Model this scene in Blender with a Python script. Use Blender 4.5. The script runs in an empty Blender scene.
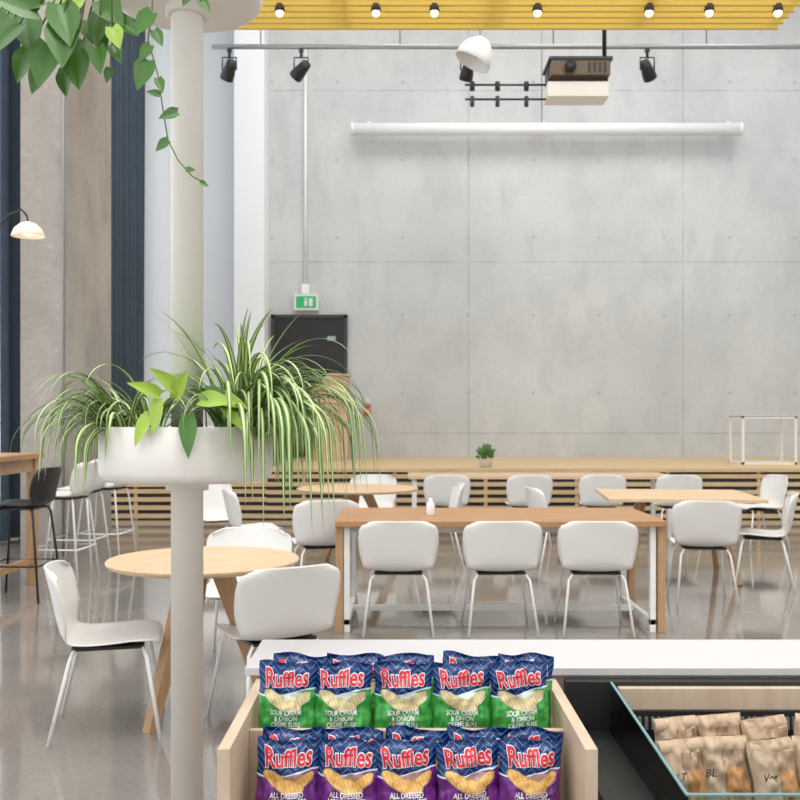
import bpy, bmesh, math, random
from mathutils import Vector, Matrix, noise
random.seed(7)
R=random.uniform
scene=bpy.context.scene
scene.view_settings.view_transform='Standard'

# ---------------------------------------------------------------- materials
def Mth(nt,op,a,b=None,c=None,clamp=False):
    n=nt.nodes.new('ShaderNodeMath'); n.operation=op; n.use_clamp=clamp
    for i,v in enumerate((a,b,c)):
        if v is None: continue
        if isinstance(v,(int,float)): n.inputs[i].default_value=v
        else: nt.links.new(v,n.inputs[i])
    return n.outputs[0]
def MixC(nt,f,a,b):
    n=nt.nodes.new('ShaderNodeMix'); n.data_type='RGBA'
    if isinstance(f,(int,float)): n.inputs[0].default_value=f
    else: nt.links.new(f,n.inputs[0])
    for i,v in ((6,a),(7,b)):
        if isinstance(v,(tuple,list)): n.inputs[i].default_value=(v[0],v[1],v[2],1)
        else: nt.links.new(v,n.inputs[i])
    return n.outputs[2]
def base(name):
    m=bpy.data.materials.new(name); m.use_nodes=True
    nt=m.node_tree; return m,nt,nt.nodes['Principled BSDF']
def srgb(r,g,b):
    f=lambda c:(c/255/12.92) if c/255<=0.04045 else ((c/255+0.055)/1.055)**2.4
    return (f(r),f(g),f(b))
def mat(name,col,rough=.5,metal=0,var=0.06,scale=12,emit=None,es=1,spec=.5,bump=0,sub=0):
    m,nt,p=base(name)
    tc=nt.nodes.new('ShaderNodeTexCoord')
    nz=nt.nodes.new('ShaderNodeTexNoise'); nz.inputs['Scale'].default_value=scale; nz.inputs['Detail'].default_value=4
    nt.links.new(tc.outputs['Object'],nz.inputs['Vector'])
    a=tuple(c*(1-var) for c in col); b=tuple(min(1,c*(1+var)) for c in col)
    nt.links.new(MixC(nt,nz.outputs[0],a,b),p.inputs['Base Color'])
    p.inputs['Roughness'].default_value=rough; p.inputs['Metallic'].default_value=metal
    p.inputs['Specular IOR Level'].default_value=spec
    if bump:
        bn=nt.nodes.new('ShaderNodeBump'); bn.inputs['Strength'].default_value=bump; bn.inputs['Distance'].default_value=.01
        nt.links.new(nz.outputs[0],bn.inputs['Height']); nt.links.new(bn.outputs[0],p.inputs['Normal'])
    if emit:
        p.inputs['Emission Color'].default_value=(*emit,1); p.inputs['Emission Strength'].default_value=es
    return m
def wood(name,c1,c2,scale=(1.5,14,14),rough=.45):
    m,nt,p=base(name)
    tc=nt.nodes.new('ShaderNodeTexCoord'); mp=nt.nodes.new('ShaderNodeMapping')
    mp.inputs['Scale'].default_value=scale
    nt.links.new(tc.outputs['Object'],mp.inputs['Vector'])
    nz=nt.nodes.new('ShaderNodeTexNoise'); nz.inputs['Scale'].default_value=3; nz.inputs['Detail'].default_value=8; nz.inputs['Distortion'].default_value=.6
    nt.links.new(mp.outputs[0],nz.inputs['Vector'])
    f=Mth(nt,'MULTIPLY_ADD',nz.outputs[0],2.2,-.6,clamp=True)
    nt.links.new(MixC(nt,f,c1,c2),p.inputs['Base Color'])
    p.inputs['Roughness'].default_value=rough
    return m
def concrete(name,c1,c2,c3,joint=(2.44,2.9),rough=.75,axis='XZ',off=(0,0),jd=.9):
    m,nt,p=base(name)
    tc=nt.nodes.new('ShaderNodeTexCoord'); sp=nt.nodes.new('ShaderNodeSeparateXYZ')
    nt.links.new(tc.outputs['Object'],sp.inputs[0])
    def nz(s,d,dist=0,sc=(1,1,1)):
        mp=nt.nodes.new('ShaderNodeMapping'); mp.inputs['Scale'].default_value=sc
        nt.links.new(tc.outputs['Object'],mp.inputs['Vector'])
        n=nt.nodes.new('ShaderNodeTexNoise'); n.inputs['Scale'].default_value=s; n.inputs['Detail'].default_value=d; n.inputs['Distortion'].default_value=dist
        nt.links.new(mp.outputs[0],n.inputs['Vector']); return n.outputs[0]
    a=nz(.45,6,.5); b=nz(3,8,.3,(1,1,.5)); c=nz(22,5); d=nz(9,6,.2,(1,1,2.2))
    f=Mth(nt,'MULTIPLY_ADD',a,2.6,-.8,clamp=True)
    col=MixC(nt,f,c1,c2)
    f2=Mth(nt,'MULTIPLY_ADD',b,3,-1.35,clamp=True)
    col=MixC(nt,Mth(nt,'MULTIPLY',f2,.5),col,c3)
    f3=Mth(nt,'MULTIPLY_ADD',c,4,-2.1,clamp=True)
    col=MixC(nt,Mth(nt,'MULTIPLY',f3,.35),col,c3)
    f4=Mth(nt,'MULTIPLY_ADD',d,5,-2.9,clamp=True)
    col=MixC(nt,Mth(nt,'MULTIPLY',f4,.35),col,tuple(min(1,x*1.18) for x in c2))
    if joint:
        masks=[]
        for ax,sp_,o in ((0,joint[0],off[0]),(2,joint[1],off[1])):
            t=Mth(nt,'FRACT',Mth(nt,'DIVIDE',Mth(nt,'ADD',sp.outputs[ax],100+o),sp_))
            masks.append(Mth(nt,'LESS_THAN',Mth(nt,'ABSOLUTE',Mth(nt,'SUBTRACT',t,.5)),.0045))
        mk=Mth(nt,'MAXIMUM',masks[0],masks[1])
        mk=Mth(nt,'MULTIPLY',mk,Mth(nt,'MULTIPLY_ADD',b,1.6,-.35,clamp=True))
        dark=tuple(x*jd for x in c3)
        col=MixC(nt,mk,col,dark)
        hx=Mth(nt,'SUBTRACT',Mth(nt,'FRACT',Mth(nt,'DIVIDE',Mth(nt,'ADD',sp.outputs[0],100.6),1.22)),.5)
        hz=Mth(nt,'SUBTRACT',Mth(nt,'FRACT',Mth(nt,'DIVIDE',Mth(nt,'ADD',sp.outputs[2],100.3),1.45)),.5)
        hx=Mth(nt,'MULTIPLY',hx,1.22); hz=Mth(nt,'MULTIPLY',hz,1.45)
        r2=Mth(nt,'ADD',Mth(nt,'MULTIPLY',hx,hx),Mth(nt,'MULTIPLY',hz,hz))
        hole=Mth(nt,'LESS_THAN',r2,.0010)
        col=MixC(nt,Mth(nt,'MULTIPLY',hole,.6),col,dark)
    nt.links.new(col,p.inputs['Base Color'])
    p.inputs['Roughness'].default_value=rough
    return m

m_white=mat('white_plastic',srgb(224,221,217),.4,var=.02)
m_whitemet=mat('white_metal',srgb(236,235,232),.35,var=.02)
m_offw=mat('offwhite_paint',srgb(232,226,218),.35,var=.03)
m_black=mat('black_plastic',(.012,.012,.013),.45)
m_dark=mat('dark_grey',(.04,.04,.045),.5)
m_grey=mat('grey_metal',(.35,.36,.37),.35,.6)
m_maple=wood('maple_wood',srgb(202,168,132),srgb(218,190,154))
m_oak=wood('oak_table_wood',srgb(156,112,74),srgb(182,138,96))
m_oakv=wood('oak_leg_wood',srgb(168,130,94),srgb(190,152,112),(14,14,1.5))
m_ply=wood('birch_plywood',srgb(190,166,142),srgb(208,188,164),(10,2,2))
m_stage=wood('stage_maple',srgb(202,170,126),srgb(220,192,150),(1,8,8),.5)
m_counter=mat('white_solid_surface',srgb(200,197,198),.3,var=.015,scale=5)
m_yellow=mat('yellow_paint',srgb(214,184,80),.45)
m_drywall=mat('drywall_paint',srgb(204,208,211),.8,var=.015,scale=2)
m_drywhite=mat('white_column_paint',srgb(238,241,244),.8,var=.01)
m_curt=mat('blue_grey_curtain',srgb(62,76,90),.85,var=.25,scale=5)
m_soil=mat('soil',(.05,.032,.02),.9,bump=.6,scale=60)
m_gr=mat('spider_leaf_green',srgb(92,130,58),.4,var=.35,scale=9)
m_cream=mat('spider_leaf_cream',srgb(204,214,152),.4,var=.12,scale=9)
m_poth=mat('pothos_leaf',srgb(72,114,42),.28,var=.45,scale=6)
m_lime=mat('lime_leaf',srgb(154,184,66),.35,var=.25,scale=12)
m_stem=mat('stem',srgb(96,110,56),.5)
m_red=mat('alarm_red',srgb(190,40,36),.4)
m_exit=mat('exit_green',srgb(30,150,95),.4,emit=srgb(30,165,100),es=.35)
m_warm=mat('lamp_bulb',(1,.8,.5),.4,emit=(1,.74,.40),es=7)
m_shade=mat('lamp_shade',srgb(238,225,205),.5,emit=(1,.8,.6),es=.25)
m_brown=mat('projector_brown',srgb(92,72,44),.4)
m_back=concrete('concrete_wall_mat',srgb(190,193,194),srgb(206,208,208),srgb(172,176,178),(4.0,3.2),off=(.72,-.37),jd=.82)
m_col=concrete('concrete_column_mat',srgb(148,140,132),srgb(182,175,166),srgb(126,117,110),None)
m_floor,nt,p=base('polished_concrete_floor')
tc=nt.nodes.new('ShaderNodeTexCoord')
def _n(s,d):
    n=nt.nodes.new('ShaderNodeTexNoise'); n.inputs['Scale'].default_value=s; n.inputs['Detail'].default_value=d
    nt.links.new(tc.outputs['Object'],n.inputs['Vector']); return n.outputs[0]
n1=_n(.8,6); n2=_n(40,4)
c=MixC(nt,Mth(nt,'MULTIPLY_ADD',n1,2.4,-.7,clamp=True),srgb(122,115,108),srgb(150,142,134))
c=MixC(nt,Mth(nt,'MULTIPLY',Mth(nt,'MULTIPLY_ADD',n2,4,-2,clamp=True),.4),c,srgb(98,92,86))
nt.links.new(c,p.inputs['Base Color']); p.inputs['Roughness'].default_value=.08; p.inputs['Specular IOR Level'].default_value=1.0

def glass(name,tint,gl=.12):
    m=bpy.data.materials.new(name); m.use_nodes=True; nt=m.node_tree
    nt.nodes.remove(nt.nodes['Principled BSDF']); out=nt.nodes['Material Output']
    t=nt.nodes.new('ShaderNodeBsdfTransparent'); t.inputs[0].default_value=(*tint,1)
    g=nt.nodes.new('ShaderNodeBsdfGlossy'); g.inputs['Roughness'].default_value=.02
    fr=nt.nodes.new('ShaderNodeFresnel'); fr.inputs[0].default_value=1.45
    mx=nt.nodes.new('ShaderNodeMixShader')
    nt.links.new(fr.outputs[0],mx.inputs[0]); nt.links.new(t.outputs[0],mx.inputs[1]); nt.links.new(g.outputs[0],mx.inputs[2])
    nt.links.new(mx.outputs[0],out.inputs[0]); return m
m_glass=glass('case_glass',(.74,.86,.86))
m_gedge=mat('glass_edge',srgb(112,146,146),.15,var=.05)

# ---------------------------------------------------------------- builder
class B:
    def __init__(s): s.v=[];s.f=[];s.m=[];s.sm=[];s.uv=[];s.mats=[]
    def mi(s,m):
        if m not in s.mats: s.mats.append(m)
        return s.mats.index(m)
    def add(s,vs,fs,m,smooth=False,uvs=None,M=None):
        o=len(s.v); k=s.mi(m)
        for v in vs:
            v=Vector(v)
            if M is not None: v=M@v
            s.v.append(v)
        for i,f in enumerate(fs):
            s.f.append([o+a for a in f]); s.m.append(k); s.sm.append(smooth)
            s.uv.append([uvs[a] for a in f] if uvs else None)
    def box(s,x0,x1,y0,y1,z0,z1,m,M=None):
        vs=[(x,y,z) for z in (z0,z1) for y in (y0,y1) for x in (x0,x1)]
        s.add(vs,[(0,2,3,1),(4,5,7,6),(0,1,5,4),(2,6,7,3),(0,4,6,2),(1,3,7,5)],m,M=M)
    def prism(s,poly,a0,a1,m,axis='x'):
        def P(p,a):
            return (a,p[0],p[1]) if axis=='x' else ((p[0],a,p[1]) if axis=='y' else (p[0],p[1],a))
        n=len(poly); vs=[P(p,a0) for p in poly]+[P(p,a1) for p in poly]
        fs=[tuple(range(n))[::-1],tuple(range(n,2*n))]+[(i,(i+1)%n,(i+1)%n+n,i+n) for i in range(n)]
        s.add(vs,fs,m)
    def tube(s,pts,r,m,seg=10,M=None,caps=True):
        pts=[Vector(p) for p in pts]; n=len(pts)
        rs=r if isinstance(r,(list,tuple)) else [r]*n
        vs=[];prev=None
        for i,p in enumerate(pts):
            d=(pts[min(i+1,n-1)]-pts[max(i-1,0)]).normalized()
            if prev is None:
                up=Vector((0,0,1)) if abs(d.z)<.9 else Vector((1,0,0))
                a=d.cross(up).normalized()
            else:
                a=(prev-d*prev.dot(d)).normalized()
            prev=a; b=d.cross(a)
            for k in range(seg):
                t=2*math.pi*k/seg
                vs.append(p+(a*math.cos(t)+b*math.sin(t))*rs[i])
        fs=[(i*seg+k,i*seg+(k+1)%seg,(i+1)*seg+(k+1)%seg,(i+1)*seg+k) for i in range(n-1) for k in range(seg)]
        s.add(vs,fs,m,True,M=M)
        if caps:
            o=len(s.v)-len(vs); k=s.mi(m)
            for f in ([o+i for i in range(seg)][::-1],[o+(n-1)*seg+i for i in range(seg)]):
                s.f.append(f); s.m.append(k); s.sm.append(False); s.uv.append(None)
    def lathe(s,prof,c,m,seg=32,M=None,smooth=True):
        vs=[];n=len(prof)
        for r,z in prof:
            for k in range(seg):
                t=2*math.pi*k/seg; vs.append((c[0]+r*math.cos(t),c[1]+r*math.sin(t),c[2]+z))
        fs=[(i*seg+k,i*seg+(k+1)%seg,(i+1)*seg+(k+1)%seg,(i+1)*seg+k) for i in range(n-1) for k in range(seg)]
        s.add(vs,fs,m,smooth,M=M)
    def grid(s,fn,nu,nv,m,M=None,th=0,uv=False,smooth=True,flip=False):
        P=[[Vector(fn(i/nu,j/nv)) for i in range(nu+1)] for j in range(nv+1)]
        w=nu+1
        vs=[p for row in P for p in row]
        uvs=[(i/nu,j/nv) for j in range(nv+1) for i in range(nu+1)] if uv else None
        fs=[(j*w+i,j*w+i+1,(j+1)*w+i+1,(j+1)*w+i) for j in range(nv) for i in range(nu)]
        if flip: fs=[f[::-1] for f in fs]
        if not th: s.add(vs,fs,m,smooth,uvs,M); return
        ns=[]
        for j in range(nv+1):
            for i in range(nu+1):
                a=P[j][min(i+1,nu)]-P[j][max(i-1,0)]; b=P[min(j+1,nv)][i]-P[max(j-1,0)][i]
                ns.append(a.cross(b).normalized())
        N=len(vs); v2=vs+[vs[k]-ns[k]*th for k in range(N)]
        f2=fs+[tuple(a+N for a in f[::-1]) for f in fs]
        bd=[i for i in range(w)]+[j*w+nu for j in range(1,nv+1)]+[nv*w+i for i in range(nu-1,-1,-1)]+[j*w for j in range(nv-1,0,-1)]
        for k in range(len(bd)):
            a,b=bd[k],bd[(k+1)%len(bd)]; f2.append((b,a,a+N,b+N))
        s.add(v2,f2,m,smooth,None,M)
    def mesh(s,name):
        me=bpy.data.meshes.new(name); me.from_pydata([tuple(v) for v in s.v],[],s.f)
        for m in s.mats: me.materials.append(m)
        me.polygons.foreach_set('material_index',s.m); me.polygons.foreach_set('use_smooth',s.sm)
        if any(s.uv):
            l=me.uv_layers.new(name='UVMap'); k=0
            for u,f in zip(s.uv,s.f):
                for q in range(len(f)):
                    l.data[k].uv=u[q] if u else (0,0); k+=1
        me.update(); return me
    def build(s,name,loc=(0,0,0),rz=0,bevel=0):
        return place(s.mesh(name),name,loc,rz,bevel)
def place(me,name,loc=(0,0,0),rz=0,bevel=0,rot=None,sc=None):
    o=bpy.data.objects.new(name,me); scene.collection.objects.link(o)
    o.location=loc; o.rotation_euler=rot if rot else (0,0,rz)
    if sc: o.scale=sc
    if bevel:
        b=o.modifiers.new('bevel','BEVEL'); b.width=bevel; b.segments=2; b.limit_method='ANGLE'; b.angle_limit=math.radians(40)
    return o

# ---------------------------------------------------------------- room shell
YB=18.2; XL=-4.8; XR=9; YF=-6; ZC=10.4; ZT=ZC-.004
b=B(); b.box(XL-.3,XR+.3,YF-.3,YB+.3,-.2,0,m_floor); b.build('floor')
b=B(); b.box(-2.57,XR+.3,YB,YB+.3,0,ZC,m_back); b.build('wall_back')
b=B(); b.box(XL-.3,-2.57,YB,YB+.3,0,ZC,m_drywall); b.build('wall_back_left')
b=B(); b.box(-3.0,-2.45,YB-.6,YB-.002,0,ZC,m_drywhite); b.build('column_white',bevel=.01)
b=B(); b.box(XR,XR+.3,YF,YB,0,ZC,m_drywall); b.build('wall_right')
b=B(); b.box(XL-.3,XR+.3,YF-.3,YB+.3,ZC,ZC+.2,m_drywall); b.build('ceiling')
b=B(); b.box(XL-.3,XL,YF,YB,0,.25,m_drywhite); b.box(XL-.3,XL,YF,YB,9.6,ZC,m_drywhite)
wins=[(-5,-1),(0,4),(5,9),(9.8,13.2),(14.0,17.8)]
ys=[YF]+[a for w in wins for a in w]+[YB]
for i in range(0,len(ys),2): b.box(XL-.3,XL,ys[i],ys[i+1],.25,9.6,m_drywhite)
b.build('wall_left')
for i,(a,c) in enumerate(wins):
    b=B()
    for z in (.25,3.2,6.4,9.54): b.box(XL-.2,XL-.14,a,c,z,z+.06,m_dark)
    n=4
    for k in range(n+1):
        y=a+(c-a-.06)*k/n; b.box(XL-.2,XL-.14,y,y+.06,.25,9.6,m_dark)
    b.build('window_%d'%(i+1))
b=B(); b.box(XL,XR,YF-.3,YF,0,2.2,m_drywhite); b.box(XL,XR,YF-.3,YF,7,ZC,m_drywhite)
for x0,x1 in ((XL,-3.5),(-.6,1.8),(3.8,XR)): b.box(x0,x1,YF-.3,YF,2.2,7,m_drywhite)  # unseen openings added behind the camera, sized for the sky light they admit
b.build('wall_front')
b=B()
for x in (-2.6,-1.6,2.8): b.box(x,x+.06,YF-.2,YF-.14,2.2,7,m_dark)
for z in (4.6,): b.box(-3.5,3.8,YF-.2,YF-.14,z,z+.06,m_dark)
b.build('window_6')  # frame bars of the added, unseen glazing behind the camera

b=B(); b.box(-4.01,-3.57,10.3,12.05,0,ZT,m_col)
b.tube([(-3.55,10.285,0),(-3.55,10.285,ZT)],.014,m_grey); b.build('column_concrete')
def curtain(x,y0,y1,z0,z1,name):
    b=B()
    b.grid(lambda u,v:(x+.09*math.sin(u*(y1-y0)*22)+.015*math.sin(u*30+v*3),y0+u*(y1-y0),z0+v*(z1-z0)),int((y1-y0)*60),6,m_curt)
    b.tube([(x,y0-.1,z1+.02),(x,y1+.1,z1+.02)],.025,m_dark)
    b.build(name)
curtain(XL+.2,15.2,17.25,.03,9.7,'curtain'); curtain(XL+.2,11.2,11.95,.03,9.7,'curtain')

b=B()
b.box(-2.36,-1.02,YB-.05,YB-.003,.73,3.32,m_black)
b.box(-2.4,-2.34,YB-.08,YB-.003,.73,3.38,m_dark); b.box(-1.04,-.98,YB-.08,YB-.003,.73,3.38,m_dark)
b.box(-2.4,-.98,YB-.08,YB-.003,3.32,3.38,m_dark)
b.box(-1.71,-1.69,YB-.06,YB-.05,.73,3.32,m_black)
b.box(-1.35,-1.2,YB-.07,YB-.05,2.9,2.98,m_grey); b.tube([(-2.2,YB-.12,1.75),(-1.8,YB-.12,1.75)],.02,m_grey)
b.build('door_1')
b=B(); b.box(-1.97,-1.52,YB-.1,YB-.003,3.46,3.76,m_white); b.box(-1.93,-1.56,YB-.105,YB-.1,3.5,3.72,m_exit)
b.box(-1.78,-1.72,YB-.108,YB-.105,3.54,3.64,m_white); b.box(-1.69,-1.62,YB-.108,YB-.105,3.53,3.68,m_white)
b.lathe([(.0,.03),(.02,.02),(.025,0),(.02,-.02),(0,-.03)],(-1.75,YB-.106,3.67),m_white,10)
b.build('exit_sign')
b=B(); b.tube([(-1.76,YB-.04,3.95),(-1.76,YB-.04,8.4)],.03,m_whitemet); b.box(-1.83,-1.69,YB-.07,YB-.003,3.77,3.95,m_whitemet); b.build('conduit')
b=B(); b.box(-.68,-.55,YB-.06,YB-.003,1.5,1.7,m_red); b.box(-.65,-.58,YB-.08,YB-.06,1.56,1.62,m_white)
b.box(-.67,-.56,YB-.05,YB-.003,1.74,1.83,m_white); b.build('fire_alarm')

def slats(b,x0,x1,y,ztop,n):
    b.box(x0,x1,y+.06,YB-.65 if x0<-2.5 else YB-.003,0,ztop-.05,m_dark)
    b.box(x0,x1,y-.03,YB-.65 if x0<-2.5 else YB-.003,ztop-.05,ztop,m_stage)
    h=(ztop-.05)/n
    for k in range(n): b.box(x0,x1,y,y+.04,k*h+.02,k*h+h*.70,m_stage)
    x=x0+.5
    while x<x1: b.box(x,x+.05,y+.02,y+.065,0,ztop-.05,m_stage); x+=1.3
b=B(); slats(b,-1.9,XR-.01,13.9,.73,6); slats(b,-4.3,-1.901,13.9,.52,4); b.build('stage')
b=B(); b.prism([(-1.55,.735),(-.9,.735),(-.9,2.16),(-1.2,2.18),(-1.55,1.85)],16.6,17.2,m_maple,'y'); 
b.prism([(-1.58,1.84),(-1.2,2.22),(-.87,2.2),(-.87,2.17),(-1.2,2.18),(-1.55,1.82)],16.55,17.25,m_ply,'y'); b.build('wooden_lectern')

b=B(); 
def frame(b,x0,x1,y0,y1,z0,z1,t,m):
    for x in (x0,x1-t):
        for y in (y0,y1-t): b.box(x,x+t,y,y+t,z0,z1,m)
        for z in (z0,z1-t): b.box(x,x+t,y0,y1,z,z+t,m)
    for y in (y0,y1-t):
        for z in (z0,z1-t): b.box(x0,x1,y,y+t,z,z+t,m)
frame(b,5.3,6.15,15.1,15.7,.73,1.48,.035,m_whitemet); b.box(5.3,6.15,15.1,15.7,1.47,1.49,m_whitemet); b.build('wire_side_table')
b=B(); b.lathe([(0,0),(.08,0),(.11,.16),(.12,.18),(.1,.18),(.095,.14),(0,.14)],(1.25,14.2,.73),m_white,20)
for k in range(110):
    a=R(0,6.28); e=R(.1,1.5); L=R(.12,.22); d=Vector((math.cos(a)*math.cos(e),math.sin(a)*math.cos(e),math.sin(e)))
    c0=Vector((1.25,14.2,.87)); b.tube([c0,c0+d*L*.6,c0+d*L],[.012,.035,.002],m_poth,5)
b.build('potted_succulent')

# ---------------------------------------------------------------- overhead
b=B()
y=8.6
while y<12.05:
    b.box(-2.5,4.66,y,y+.05,6.24,6.34,m_yellow); y+=.17
for x in (-2.5,-.7,1.1,2.9,4.6): b.box(x,x+.06,8.6,12.0,6.34,6.42,m_yellow)
for x in (-2.0,4.2):
    for yy in (9.2,11.6): b.tube([(x,yy,6.4),(x,yy,ZT)],.008,m_grey)
b.build('ceiling_batten_panel')
b=B()
for x,yy in ((-1.4,11.35),(-.28,11.35),(1.6,11.35),(3.6,11.35),(2.9,11.35),(.4,11.35),(-2.2,11.35),(4.4,11.35)):
    b.lathe([(0,.1),(.045,.1),(.06,.04),(.06,.01),(.05,.01),(0,.02)],(x,yy,6.16),m_dark,14)
    b.lathe([(0,-.05),(.03,-.04),(.045,-.01),(.04,.02),(0,.03)],(x,yy,6.165),m_warm,14)
b.build('downlights')
b=B()
b.tube([(-2.7,14,6.78),(XR,14,6.78)],.035,m_grey)
for x in (-2,0,2.2,4.4,6.5): b.tube([(x,14,6.78),(x,14,ZT)],.01,m_grey)
b.build('lighting_pipe')
def spot(x,y,z,ang,name='track_spotlight'):
    b=B(); b.tube([(0,0,0),(0,0,-.12)],.02,m_black); b.box(-.03,.03,-.03,.03,-.04,.0,m_black)
    b.tube([(-.10,0,-.3),(-.10,0,-.12),(.10,0,-.12),(.10,0,-.3)],.012,m_black,6)
    M=Matrix.Translation((0,0,-.3))@Matrix.Rotation(ang,4,'Y')@Matrix.Rotation(.6,4,'X')
    b.lathe([(0,.14),(.07,.14),(.08,.04),(.095,-.05),(.10,-.14),(.09,-.14),(.08,-.08),(0,-.06)],(0,0,0),m_black,16,M)
    b.build(name,(x,y,z))
for x,a in ((-2.45,.5),(-1.42,.9),(3.55,-.6),(.97,.2)): spot(x,14,6.744,a)
b=B(); b.tube([(1.1,13.4,6.72),(1.1,13.4,ZT)],.01,m_grey)
b.lathe([(0,.12),(.1,.10),(.2,.0),(.25,-.13),(.26,-.24),(.245,-.24),(.2,-.06),(.0,.08)],(0,0,0),m_whitemet,28,Matrix.Translation((1.1,13.4,6.55))@Matrix.Rotation(.5,4,'Y'))
b.lathe([(0,.0),(.07,-.02),(.08,-.16),(0,-.2)],(1.1,13.4,6.58),m_black,16)
b.build('dome_pendant_lamp')
b=B(); b.tube([(2.83,13.5,6.33),(2.83,13.5,ZT)],.03,m_black)
b.box(2.05,2.85,13.2,13.8,6.10,6.30,m_brown); b.box(2.02,2.88,13.18,13.82,6.30,6.34,m_black)
b.lathe([(0,0),(.06,0),(.08,.06),(0,.06)],(0,0,0),m_black,16,Matrix.Translation((2.3,13.19,6.2))@Matrix.Rotation(math.pi/2,4,'X'))
for x in (2.55,2.62,2.69,2.76): b.box(x,x+.035,13.19,13.2,6.13,6.27,m_black)
b.box(2.02,2.85,13.3,13.7,5.84,6.04,m_offw)
b.box(2.04,2.08,13.4,13.6,5.85,6.34,m_black); b.box(2.82,2.86,13.4,13.6,5.85,6.34,m_black)
b.tube([(.9,13.5,6.06),(2.05,13.5,6.06)],.015,m_black); b.tube([(.9,13.5,5.86),(2.05,13.5,5.86)],.015,m_black)
for x in (1.0,1.35,1.75): b.tube([(x,13.5,6.1),(x,13.5,5.98)],.035,m_black,8); b.tube([(x,13.5,5.9),(x,13.5,5.76)],.03,m_dark,8)
b.build('projector')
b=B(); b.tube([(-.88,17.9,6.76),(6.26,17.9,6.76)],.11,m_drywhite,20)
for x in (-.9,6.22): b.tube([(x,17.9,6.76),(x+.06,17.9,6.76)],.12,m_whitemet,20)
for x in (-.6,2.6,6.0): b.box(x,x+.06,17.9,YB-.003,6.8,6.9,m_whitemet)
b.tube([(2.6,17.88,6.86),(2.6,17.88,ZT)],.012,m_grey); b.build('projector_screen_roll')

b=B(); b.lathe([(0,0),(.16,0),(.16,.03),(.02,.04)],(-3.75,8,0),m_black,24)
pts=[(-3.75,8,.03),(-3.75,8,2.4)]+[(-3.75+.69*math.sin(t), 8, 2.4+.75*math.sin(min(t*1.35,math.pi*.62))) for t in (.3,.6,.9,1.2,1.5)]
b.tube(pts,.009,m_black,8); e=pts[-1]
b.tube([e,(e[0]+.01,8,e[2]-.06)],.009,m_black,8)
b.lathe([(.015,.03),(.06,.015),(.11,-.03),(.135,-.09),(.13,-.09),(.1,-.03),(0,.0)],(e[0]+.01,8,e[2]-.08),m_shade,24)
b.lathe([(0,-.09),(.04,-.07),(.05,-.045),(0,-.01)],(e[0]+.01,8,e[2]-.08),m_warm,14)
b.build('arc_floor_lamp')

# ---------------------------------------------------------------- chairs
def sm(t): return t*t*(3-2*t)
prof=[(.225,.432),(.20,.448),(.12,.445),(0,.435),(-.10,.432),(-.165,.442),(-.205,.475),(-.228,.53),(-.245,.61),(-.262,.69),(-.278,.755),(-.287,.79)]
halfw=[.16,.205,.225,.232,.232,.23,.235,.248,.260,.260,.246,.205]
def cat(L,t):
    n=len(L)-1; x=t*n; i=min(int(x),n-1); f=x-i
    g=lambda k:L[max(0,min(n,k))]
    def h(a,b,c,d): return .5*((2*b)+(-a+c)*f+(2*a-5*b+4*c-d)*f*f+(-a+3*b-3*c+d)*f**3)
    A,Bb,C,D=g(i-1),g(i),g(i+1),g(i+2)
    if isinstance(A,tuple): return tuple(h(A[k],Bb[k],C[k],D[k]) for k in range(len(A)))
    return h(A,Bb,C,D)
def shell(dz=0,kz=1):
    def fn(u,v):
        q=2*u-1; y,z=cat(prof,v); w=cat(halfw,v)
        bk=sm(max(0,min(1,(v-.4)/.3)))
        x=q*w; y+=bk*.07*abs(q)**2.2; z+=(1-bk)*(.022*abs(q)**2.5*min(1,v*5)); 
        z-=.035*abs(q)**6*max(0,(v-.85)/.15)
        z=.44+(z-.44)*kz
        return (x,y,z+dz)
    return fn
def chairmesh(name,msh,mleg,munder):
    b=B(); b.grid(shell(),18,30,msh,th=-.008)
    b.prism([(-.16,-.16),(.16,-.16),(.15,.15),(-.15,.15)],.408,.422,munder,'z')
    for sx in (-1,1):
        b.tube([(sx*.10,.14,.413),(sx*.16,.15,.408),(sx*.185,.165,.37),(sx*.23,.225,0)],.009,mleg,10)
        b.tube([(sx*.10,-.14,.413),(sx*.16,-.15,.408),(sx*.185,-.165,.37),(sx*.23,-.25,0)],.009,mleg,10)
    return b.mesh(name)
cm=chairmesh('dining_chair',m_white,m_whitemet,m_black)
def D(v): return math.radians(v)
chairs=[(-1.33,4.50,-78),(-.61,4.62,32),(-.93,5.72,176),
 (-.01,6.62,0),(.67,6.62,2),(1.31,6.62,-2),
 (.53,11.2,0),(1.45,11.2,4),(2.3,11.2,-4),(3.15,11.2,0),
 (2.38,7.70,-6),(3.08,8.3,72),(4.0,10.9,100),
 (-.62,7.75,15),(-1.3,8.75,-70),(-1.85,9.7,-150),(.34,9.5,95),(1.45,9.0,-80),(-.3,10.75,180)]
for i,(x,y,a) in enumerate(chairs): place(cm,'dining_chair',(x,y,0),D(a),sc=(1,1,.965) if i<6 else (1,1,1.02))
def stoolmesh(name,msh,mleg):
    b=B(); b.grid(shell(.31,.85),18,26,msh,th=-.012)
    b.prism([(-.16,-.16),(.16,-.16),(.15,.15),(-.15,.15)],.715,.732,m_black,'z')
    for sx in (-1,1):
        for sy in (-1,1): b.tube([(sx*.10,sy*.14,.72),(sx*.16,sy*.15,.715),(sx*.18,sy*.165,.68),(sx*.24,sy*.235,0)],.0095,mleg,10)
    q=.215; b.tube([(-q,-q,.28),(q,-q,.28),(q,q,.28),(-q,q,.28),(-q,-q,.28)],.008,mleg,8)
    return b.mesh(name)
sw=stoolmesh('bar_stool',m_white,m_whitemet); sb=stoolmesh('bar_stool_black',m_black,m_black)
place(sb,'bar_stool',(-3.02,7.78,0),D(88)); 
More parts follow.
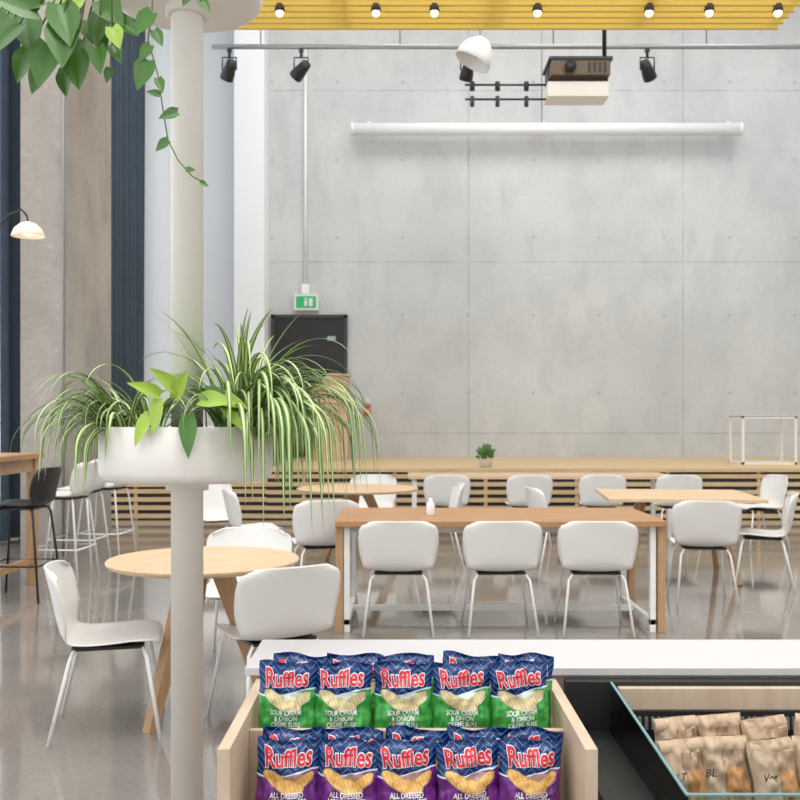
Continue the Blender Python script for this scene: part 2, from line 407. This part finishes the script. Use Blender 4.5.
for x,y in ((-3.02,8.75),(-3.12,9.45),(-3.0,9.95)): place(sw,'bar_stool',(x,y,0),D(85))

# ---------------------------------------------------------------- tables
b=B(); 
b.box(-.43,1.77,6.45,7.45,.712,.75,m_oak)
for x in (-.43,1.72): b.box(x,x+.05,6.5,6.57,0,.715,m_oakv); b.box(x,x+.05,7.33,7.4,0,.715,m_oakv)
for x in (-.375,1.67):
    for y in (6.51,7.35): b.box(x,x+.04,y,y+.04,0,.715,m_whitemet)
    b.box(x,x+.04,6.51,7.39,.05,.09,m_whitemet)
b.box(-.36,1.7,6.95,6.99,.06,.1,m_whitemet); b.box(-.36,1.7,6.6,6.63,.66,.715,m_whitemet)
b.build('long_dining_table',bevel=.003)
b=B(); b.box(.1,3.3,11.6,12.5,.715,.75,m_maple)
for x in (.15,3.2):
    for y in (11.65,12.4): b.box(x,x+.05,y,y+.05,0,.715,m_whitemet)
b.build('long_dining_table',bevel=.003)
def roundtable(name,r,x,y,rz,legm):
    b=B(); b.lathe([(0,.722),(r-.02,.722),(r-.003,.735),(r,.745),(r-.004,.75),(0,.75)],(0,0,0),m_maple,64,smooth=False)
    b.lathe([(0,.68),(.12,.68),(.12,.722)],(0,0,0),legm,20)
    for k in range(3):
        a=k*2*math.pi/3
        M=Matrix.Rotation(a,4,'Z')
        rr=r*.78
        vs=[(.03,-.035,.722),(.13,-.035,.722),(.13,.035,.722),(.03,.035,.722),(rr-.05,-.022,0),(rr,-.022,0),(rr,.022,0),(rr-.05,.022,0)]
        b.add(vs,[(0,3,2,1)[::-1],(4,5,6,7)[::-1],(0,1,5,4)[::-1],(1,2,6,5)[::-1],(2,3,7,6)[::-1],(3,0,4,7)[::-1]],legm,M=M)
    return b.build(name,(x,y,0),rz)
roundtable('round_cafe_table',.46,-.95,4.72,D(-125),m_oakv)
roundtable('round_cafe_table',.6,-.42,9.65,D(20),m_oakv)
roundtable('round_cafe_table',.45,3.18,6.5,D(175),m_oakv)
b=B(); b.box(-.66,.66,-.6,.6,.72,.75,m_maple)
for sx in (-1,1):
    for sy in (-1,1):
        b.tube([(sx*.3,sy*.12,.72),(sx*.46,sy*.45,0)],.028,m_oakv,8)
b.build('rectangular_cafe_table',(2.50,8.85,0),D(-6),.003)
b=B(); b.box(-4.6,-3.1,7.5,8.5,1.09,1.135,m_oak)
for x in (-4.55,-3.22):
    for y in (7.53,8.4): b.box(x,x+.08,y,y+.07,0,1.09,m_oakv)
for x in (-4.53,-3.2): b.box(x,x+.04,7.6,8.4,.98,1.09,m_oakv)
b.box(-4.5,-3.2,7.94,7.99,.18,.24,m_oakv); b.box(-4.52,-4.48,7.6,8.4,.18,.24,m_oakv); b.box(-3.2,-3.16,7.6,8.4,.18,.24,m_oakv)
b.build('bar_height_table',bevel=.003)
b=B(); b.lathe([(0,0),(.028,0),(.03,.01),(.03,.07),(.022,.09),(.012,.1),(.012,.12),(0,.122)],(.215,6.85,.75),m_white,20); b.build('salt_shaker')

# ---------------------------------------------------------------- pole planter
px,py=-.655,3.0
b=B(); b.tube([(px,py,0),(px,py,ZT)],.049,m_offw,40); b.lathe([(.05,0),(.09,0),(.09,.012),(.05,.014)],(px,py,0),m_offw,40); b.build('support_pole')
def dish(z,r,h,name):
    b=B(); b.lathe([(.052,0),(r-.03,0),(r-.008,.01),(r,.03),(r,h),(r-.012,h),(r-.014,h-.03),(.052,h-.03)],(px,py,z),m_offw,64)
    b.lathe([(.052,h-.028),(r-.014,h-.028)],(px,py,z),m_soil,48)
    b.lathe([(.0505,-.03),(.065,-.03),(.065,0)],(px,py,z),m_offw,32)
    b.build(name)
dish(1.235,.262,.165,'planter'); dish(2.69,.23,.12,'planter')

def ribbon(b,base_,az,el,L,w,curl,tw=0):
    p=Vector(base_); n=18; st=L/n; e=el; rows=[]
    for i in range(n+1):
        t=i/n
        d=Vector((math.cos(az)*math.cos(e),math.sin(az)*math.cos(e),math.sin(e)))
        side=Vector((-math.sin(az+tw*t),math.cos(az+tw*t),0)); up=side.cross(d)
        ww=w*(min(1,.5+t*3)*(1-t**2.6)+.03)
        q_=[p+side*ww*q+up*abs(q)*ww*.35*(1 if i<n else 0) for q in (-1,-.42,.42,1)]
        for a_ in q_:
            dx,dy=a_.x-px,a_.y-py; r_=math.hypot(dx,dy)
            if r_<.056: k_=.056/max(r_,1e-4); a_.x=px+dx*k_; a_.y=py+dy*k_
        rows.append(q_)
        p=p+d*st; e-=curl*(0.3+1.4*t)/n
        if e<-1.5: e=-1.5
        az+=tw*.03
    for c,mm in ((0,m_gr),(1,m_cream),(2,m_gr)):
        vs=[];fs=[]
        for r_ in rows: vs+= [r_[c],r_[c+1]]
        for i in range(n): fs.append((2*i,2*i+1,2*i+3,2*i+2))
        b.add(vs,fs,mm,True)
b=B()
zz=1.37
# left clump: falls mostly outwards to the left, with a few shorter blades to the front
for k in range(90):
    a=R(2.0,4.4); ribbon(b,(-.80+R(-.06,.05),2.93+R(-.06,.06),zz),a,R(.5,1.45),R(.26,.44),R(.0055,.0105),R(2.6,4.8),R(-.4,.4))
for k in range(26):
    a=R(-2.0,2.2); ribbon(b,(-.78+R(-.06,.08),2.90+R(-.05,.05),zz),a,R(.9,1.5),R(.18,.30),R(.005,.009),R(2.0,4.0),R(-.4,.4))
# right clump: fountain, draping over the right edge
for k in range(110):
    a=R(-1.5,1.3); ribbon(b,(-.46+R(-.06,.05),2.93+R(-.06,.06),zz),a,R(.6,1.5),R(.34,.60),R(.0055,.0105),R(2.6,5.2),R(-.4,.4))
for k in range(40):
    a=R(1.3,4.6); ribbon(b,(-.50+R(-.05,.05),2.93+R(-.05,.05),zz),a,R(1.0,1.5),R(.25,.42),R(.0055,.010),R(1.8,3.6),R(-.4,.4))
for k in range(40):
    a=R(-1.6,.3); ribbon(b,(-.42+R(-.03,.03),2.90+R(-.04,.04),zz),a,R(.7,1.2),R(.5,.66),R(.006,.010),R(4.4,6.0),R(-.3,.3))
for k in range(20):
    ribbon(b,(-.50+R(-.05,.05),2.95+R(-.05,.05),zz),R(0,6.28),R(1.3,1.54),R(.38,.50),R(.007,.011),R(.8,2.2),R(-.3,.3))
b.build('spider_plant')

def heart(b,base_,d,nrm,L,W,m,droop=.5):
    d=Vector(d).normalized(); nrm=Vector(nrm); side=d.cross(nrm).normalized(); up=side.cross(d)
    ts=[0,.05,.12,.25,.4,.55,.7,.82,.92,1]; ws=[.15,.62,.86,1,.96,.8,.57,.36,.17,.0]
    p=Vector(base_); rows=[]; pt=0
    for t,w in zip(ts,ws):
        dd=(d-Vector((0,0,1))*droop*t).normalized(); p=p+dd*(t-pt)*L; pt=t
        back=-d*(.12*L if 0<t<.12 else 0)
        rows.append([p+side*q*w*W*.5+up*(abs(q)**1.2)*w*W*.14+(back if abs(q)>.6 else Vector()) for q in (-1,-.5,0,.5,1)])
    vs=[v for r_ in rows for v in r_]
    fs=[(i*5+k,i*5+k+1,(i+1)*5+k+1,(i+1)*5+k) for i in range(len(ts)-1) for k in range(4)]
    b.add(vs,fs,m,True)
def P(x,y,Y):
    s=975/Y; return Vector(((x-400)/s,Y,1.42+(420-y)/s))
b=B()
for (x,y,dx,dz,L) in ((158,400,-.1,-1,.10),(175,398,.3,.6,.11),(200,400,.8,.1,.13),(188,415,.1,-1,.13),(160,395,-.6,.4,.10),(215,397,.9,-.1,.12),(180,392,-.5,.6,.11),(225,405,.5,-.5,.10),(148,415,-.3,-.8,.1),(205,392,.9,-.3,.13)):
    st=P(x,y,2.74); root=Vector((px+R(-.1,.1),2.84,1.36))
    b.tube([root,(root+st)/2+Vector((0,-.01,.03)),st],.002,m_stem,6)
    heart(b,st,(dx,R(-.5,-.2),dz),(0,-1,.4),L,L*.40,m_lime if R(0,1)<.7 else m_poth,.35)
b.build('pothos_plant')
b=B()
hang=[(20,32,-.5,-.6,.14),(38,18,-.3,.1,.16),(50,52,-.2,-1,.15),(62,30,.1,-1,.15),(75,60,.2,-1,.13),(88,28,.5,-.7,.14),(100,8,.6,-.5,.13),(30,58,-.3,-.9,.12),(78,8,-.2,-.4,.15),(112,35,.4,-.8,.08),(48,2,-.5,-.2,.16),(98,55,.2,-1,.09),(15,8,-.6,-.4,.13),(60,12,.3,-.8,.15),
 (44,74,-.4,-1,.10),(66,76,.1,-1,.10),(28,24,.2,-1,.14),(84,48,-.1,-1,.13),(104,20,-.2,-1,.12),(8,22,-.4,-.8,.11)]
for x,y,dx,dz,L in hang:
    Y=R(2.85,3.02); st=P(x,y-8,Y); root=Vector((px-.2,2.98,2.79))
    mid=Vector(((root.x+st.x)/2,Y,max(st.z,2.8)+.06))
    b.tube([root,mid,st],.003,m_stem,6)
    heart(b,st,(dx,-.25,dz),(R(-.4,.4),-1,.3),L,L*.66,m_poth if R(0,1)<.78 else m_lime,.4)
def vine(pts,leafs):
    q=[P(x,y,Y) for x,y,Y in pts]; q=[Vector((px-.05,2.8,2.79))]+q
    b.tube(q,.0022,m_stem,6)
    for x,y,Y,dx,dz,L in leafs: heart(b,P(x,y,Y),(dx,-.2,dz),(.2,-1,.2),L,L*.6,m_poth,.3)
vine([(152,10,2.8),(148,40,2.8),(158,75,2.8),(163,110,2.8),(168,140,2.8),(178,160,2.8),(192,176,2.8),(206,184,2.8)],
     [(150,45,2.8,-.5,-.8,.06),(158,78,2.8,.4,-1,.05),(178,112,2.8,-1,-.25,.06),(168,140,2.8,-.7,-.6,.05),(186,170,2.8,1,.1,.03),(200,182,2.8,1,-.4,.03),(160,95,2.8,-.8,.3,.04),(148,60,2.8,-.3,-.9,.10),(152,12,2.8,-.6,-.8,.09),(154,30,2.8,.5,-.8,.06)])
vine([(120,0,2.9),(112,40,2.9),(110,70,2.9)],[(112,45,2.9,.5,-.8,.07),(118,20,2.9,.8,-.5,.09),(110,68,2.9,-.2,-1,.05)])
vine([(182,-14,2.75),(196,-6,2.75),(202,2,2.75)],[(200,0,2.75,.6,-.6,.05),(190,-8,2.75,-.4,-.8,.05)])
b.build('hanging_pothos_plant')

# ---------------------------------------------------------------- counter & snack box
b=B(); b.box(-.389,2.2,2.44,2.755,.78,.80,m_counter); b.box(-.36,2.2,2.46,2.72,0,.78,m_ply); b.build('service_counter',bevel=.002)
b=B()
b.box(-.36,-.335,1.92,2.455,0,.772,m_ply); b.box(.365,.39,1.92,2.455,0,.772,m_ply)
b.box(-.335,.365,2.435,2.455,0,.772,m_ply)
b.box(-.335,.365,2.165,2.183,.5,.731,m_ply); b.box(-.335,.365,2.183,2.435,.655,.673,m_ply)
b.box(-.335,.365,1.93,2.165,.54,.556,m_ply); b.box(-.335,.365,1.92,1.94,0,.62,m_ply)
b.build('snack_display_box',bevel=.0015)

def textgeo(body,offset=0,shear=0):
    c=bpy.data.curves.new('t','FONT'); c.body=body; c.size=1; c.offset=offset; c.shear=shear; c.align_x='CENTER'; c.resolution_u=3; c.space_line=.85
    o=bpy.data.objects.new('t',c); scene.collection.objects.link(o); bpy.context.view_layer.update()
    me=o.evaluated_get(bpy.context.evaluated_depsgraph_get()).to_mesh()
    bm=bmesh.new(); bm.from_mesh(me); bmesh.ops.triangulate(bm,faces=bm.faces[:])
    for _ in range(2):
        es=[e for e in bm.edges if e.calc_length()>.22]
        if es: bmesh.ops.subdivide_edges(bm,edges=es,cuts=1); bmesh.ops.triangulate(bm,faces=bm.faces[:])
    bm.verts.ensure_lookup_table(); bm.verts.index_update()
    vs=[tuple(v.co) for v in bm.verts]; fs=[tuple(v.index for v in f.verts) for f in bm.faces]
    bm.free(); bpy.data.objects.remove(o); bpy.data.curves.remove(c); return vs,fs
def bagmat(name,low,low2,chip,bowl):
    m,nt,p=base(name)
    uv=nt.nodes.new('ShaderNodeUVMap'); sp=nt.nodes.new('ShaderNodeSeparateXYZ'); nt.links.new(uv.outputs[0],sp.inputs[0])
    u,v=sp.outputs[0],sp.outputs[1]
    z=Mth(nt,'PINGPONG',Mth(nt,'MULTIPLY',u,4.0),.5)
    w=Mth(nt,'FRACT',Mth(nt,'ADD',Mth(nt,'MULTIPLY',v,13),Mth(nt,'MULTIPLY',z,2.2)))
    st=Mth(nt,'LESS_THAN',w,.17)
    col=MixC(nt,st,(.002,.012,.085),(.02,.17,.46))
    def ell(cx,cy,a,b_,tilt=0):
        du=Mth(nt,'SUBTRACT',u,cx); dv=Mth(nt,'SUBTRACT',v,cy)
        dv2=Mth(nt,'ADD',dv,Mth(nt,'MULTIPLY',du,tilt))
        return Mth(nt,'ADD',Mth(nt,'POWER',Mth(nt,'ABSOLUTE',Mth(nt,'DIVIDE',du,a)),2),Mth(nt,'POWER',Mth(nt,'ABSOLUTE',Mth(nt,'DIVIDE',dv2,b_)),2))
    bound=Mth(nt,'ADD',v,Mth(nt,'MULTIPLY',Mth(nt,'SINE',Mth(nt,'MULTIPLY_ADD',u,4.2,.6)),.05))
    lo=Mth(nt,'LESS_THAN',bound,.64); lo2=Mth(nt,'LESS_THAN',bound,.66)
    col=MixC(nt,lo2,col,(.6,.7,.8))
    nz=nt.nodes.new('ShaderNodeTexNoise'); nz.inputs['Scale'].default_value=7; nt.links.new(uv.outputs[0],nz.inputs['Vector'])
    lowc=MixC(nt,Mth(nt,'MULTIPLY_ADD',nz.outputs[0],3,-1,clamp=True),low,low2)
    col=MixC(nt,lo,col,lowc)
    e=ell(.64,.565,.27,.085,-.1); col=MixC(nt,Mth(nt,'LESS_THAN',e,1),col,bowl)
    rid=Mth(nt,'MULTIPLY_ADD',Mth(nt,'SINE',Mth(nt,'MULTIPLY',Mth(nt,'ADD',u,Mth(nt,'MULTIPLY',v,.6)),95)),.5,.5)
    cc=MixC(nt,rid,tuple(c*.82 for c in chip),chip)
    for (cx,cy,a,b_,t) in ((.72,.545,.18,.075,-.5),(.34,.555,.22,.085,.4),(.52,.505,.24,.07,.1)):
        e=ell(cx,cy,a,b_,t)
        col=MixC(nt,Mth(nt,'LESS_THAN',e,1.14),col,tuple(c*.5 for c in chip))
        col=MixC(nt,Mth(nt,'LESS_THAN',e,1.0),col,cc)
    nt.links.new(col,p.inputs['Base Color']); p.inputs['Roughness'].default_value=.2; p.inputs['Specular IOR Level'].default_value=.45
    return m
mb_g=bagmat('sour_cream_bag_print',(.02,.24,.04),(.09,.44,.08),(.78,.64,.34),(.68,.72,.58))
mb_p=bagmat('all_dressed_bag_print',(.08,.012,.13),(.19,.03,.25),(.85,.50,.15),(.40,.22,.20))
m_tr=mat('logo_red',(.60,.006,.02),.35,var=.05); m_tw=mat('logo_white',(.8,.8,.8),.35,var=.02)
W,H,T=.137,.186,.046
def bag_t(u,v,seed):
    a=max(0,1-abs(2*u-1)**2.4)**.62; c=max(0,min(1,(v-.045)/.9)); c=max(0,math.sin(math.pi*c))**.5
    wr=noise.noise(Vector((u*4+seed*7,v*5,seed)))*.012+noise.noise(Vector((u*13,v*5+seed*3,seed)))*.006+noise.noise(Vector((u*6+v*9,v*12-u*6+seed*3,seed)))*.004
    return T*.5*a*c+wr*min(1,a*1.5)*(0.3+c*.7)
def bagx(u,v): return (u-.5)*W*(1-.06*math.sin(math.pi*v)**.7+ .016*math.sin(v*23))
def bagmesh(name,mm,lines,seed):
    b=B()
    wav=lambda u,v:.005*math.sin(u*11+seed)*max(0,(v-.88)/.12)
    zz_=lambda u,v:v*H+.004*math.sin(u*7+seed*2)*v**6
    f=lambda u,v:(bagx(u,v),-bag_t(u,v,seed)+wav(u,v),zz_(u,v))
    g=lambda u,v:(bagx(u,v), bag_t(u,v,seed+5)+.001+wav(u,v),zz_(u,v))
    b.grid(f,40,52,mm,uv=True); b.grid(g,24,30,mm,uv=True,flip=True)
    def put(tx,cu,cv,size,off,m,rot=0,bold=0,sx=1):
        vs,fs=textgeo(tx,bold); out=[]
        for x,y,_ in vs:
            x*=size*sx; y*=size*(1+4.5*abs(x))
            X=x*math.cos(rot)-y*math.sin(rot); Y=x*math.sin(rot)+y*math.cos(rot)
            u=cu+X/W; v=cv+Y/H
            out.append((bagx(min(max(u,0),1),v),-bag_t(min(max(u,0.02),.98),v,seed)-off,zz_(min(max(u,0),1),v)))
        b.add(out,fs,m)
    r_=.05
    put('Ruffles',.5,.73,.045,.0012,m_tw,r_,bold=.055,sx=.86)
    put('Ruffles',.5,.73,.045,.0024,m_tr,r_,bold=.022,sx=.86)
    put(lines,.5,.385,.0145,.0012,m_tw,.03,bold=.02,sx=.86)
    return b.mesh(name)
g_m=[bagmesh('chip_bag',mb_g,'SOUR CREAM\n& ONION\nCRÈME SURE\nET OIGNON',s) for s in (.3,1.7,2.9,4.4,5.2)]
p_m=[bagmesh('chip_bag',mb_p,'ALL DRESSED\nASSAISONNÉES\nCHIPS',s) for s in (.8,2.2,3.6,4.9,6.1)]
for i,xx in enumerate((287,342,403,461,521)):
    X=(xx-400)/433
    place(g_m[i],'chip_bag',(X,2.225,.678),rot=(D(-5),D(R(-4,4)),D(R(-6,6))))
    place(g_m[(i+2)%5],'chip_bag',(X+R(.005,.022),2.315,.675),rot=(D(-5),D(R(-1,6)),D(R(-6,6))))
for i,xx in enumerate((286,346,407,469,527)):
    X=(xx-400)/472
    place(p_m[i],'chip_bag',(X,2.045,.56),rot=(D(-5),D(R(-4,4)),D(R(-6,6))))
    place(p_m[(i+2)%5],'chip_bag',(X+R(.005,.022),2.118,.562),rot=(D(-3),D(R(-1,6)),D(R(-6,6))))

# ---------------------------------------------------------------- refrigerated case
b=B()
b.box(.41,1.5,1.72,2.435,0,.50,m_black)
b.box(.41,.515,1.74,2.435,.50,.655,m_black)
b.box(.41,1.5,2.40,2.438,.50,.775,m_black)
b.box(.535,1.5,2.375,2.40,.715,.765,m_ply)
b.box(.52,1.5,2.36,2.40,.50,.715,m_black)
for k in range(60): b.box(.56+k*.0155,.568+k*.0155,2.352,2.36,.672,.702,m_grey)
b.box(.52,1.5,1.78,2.36,.50,.575,m_black)
b.prism([(1.76,.50),(2.39,.50),(2.39,.775),(1.76,.742)],.515,.521,m_glass,'x')
b.prism([(1.76,.742),(2.39,.775),(2.39,.778),(1.76,.745)],.515,.521,m_gedge,'x')
b.box(.521,1.5,1.758,1.764,.50,.742,m_glass); b.box(.515,1.5,1.757,1.765,.742,.745,m_gedge)
b.build('refrigerated_display_case')
m_paper=mat('kraft_paper',srgb(186,160,132),.65,var=.14,scale=30)
m_film=mat('clear_window_film',srgb(160,130,102),.12,var=.4,scale=35)
m_bread=mat('bread_crust',srgb(180,128,78),.5,var=.5,scale=40)
m_brownp=mat('brown_print',srgb(70,48,34),.6)
def sandwich(name,seed,word):
    b=B(); w,h,t=.105,.165,.055
    def th(u,v): 
        a=max(0,1-abs(2*u-1)**3)**.5; c=max(0,min(1,1-((v-.45)/.58)**2 if v>.45 else 1))
        return t*.5*a*(c**.6)+(noise.noise(Vector((u*5,v*6,seed)))*.012+noise.noise(Vector((u*14,v*12,seed)))*.007)*a
    fx=lambda u,v:((u-.5)*w*(1-.05*math.sin(v*9+seed)),-th(u,v)-.001,v*h)
    gx=lambda u,v:((u-.5)*w*(1-.05*math.sin(v*9+seed)),th(u,v)+.001,v*h)
    b.grid(fx,24,28,m_paper); b.grid(gx,18,22,m_paper,flip=True)
    b.grid(lambda u,v:Vector(fx(.46+u*.46,.10+v*.74))+Vector((0,-.0018,0)),16,20,m_film)
    b.grid(lambda u,v:Vector(fx(.50+.38*u,.12+.50*v))+Vector((0,-.0022-.005*math.sin(math.pi*u)*math.sin(math.pi*v),0)),14,14,m_bread)
    b.grid(lambda u,v:((u-.5)*w*(.96+.05*v),-.004-.012*math.sin(v*3.1)-.004*math.sin(u*9+seed),h-.035*v),14,5,m_paper)
    vs,fs=textgeo(word,.012,.3)
    b.add([(x*.022-.026,-th(.25,.6)-.006,y*.022+h*.52) for x,y,_ in vs],fs,m_brownp)
    return b.mesh(name)
sms=[sandwich('sandwich_bag',s,w_) for s,w_ in ((.5,'BLT'),(1.9,'BLT'),(3.3,'Veg'),(4.7,'BLT'))]
for i,(x,Y,z,a) in enumerate(((.60,2.05,.577,16),(.70,2.07,.577,-8),(.80,2.05,.577,14),(.90,2.07,.577,-10),(.635,2.19,.582,10),(.74,2.2,.585,-12),(.845,2.19,.582,9),(.95,2.2,.585,-6))):
    place(sms[i%4],'sandwich_bag',(x,Y,z),rot=(D(-12),D(R(-9,9)),D(a)))

# ---------------------------------------------------------------- light
w=bpy.data.worlds.new('World'); scene.world=w; w.use_nodes=True
bg=w.node_tree.nodes['Background']; bg.inputs[0].default_value=(.92,.96,1,1); bg.inputs[1].default_value=2.3
for x in (-1.5,2.5,6.5):  # added area lights, out of view under the ceiling, to brighten the interior
    for y in (-2.5,2.5,7.5,14.5):
        l=bpy.data.lights.new('added_fill_light','AREA'); l.shape='RECTANGLE'; l.size=2.6; l.size_y=2.6; l.energy=180 if y<14 else 140; l.color=(1,.975,.945)
        o=bpy.data.objects.new('added_fill_light',l); scene.collection.objects.link(o); o.location=(x,y,ZC-.1)

cam=bpy.data.cameras.new('camera'); co=bpy.data.objects.new('camera',cam); scene.collection.objects.link(co)
co.location=(0,0,1.42); co.rotation_euler=(math.pi/2,0,0); cam.sensor_width=36; cam.lens=36*975/800
cam.shift_y=20/800
cam.dof.use_dof=True; cam.dof.focus_distance=2.5; cam.dof.aperture_fstop=10
scene.camera=co
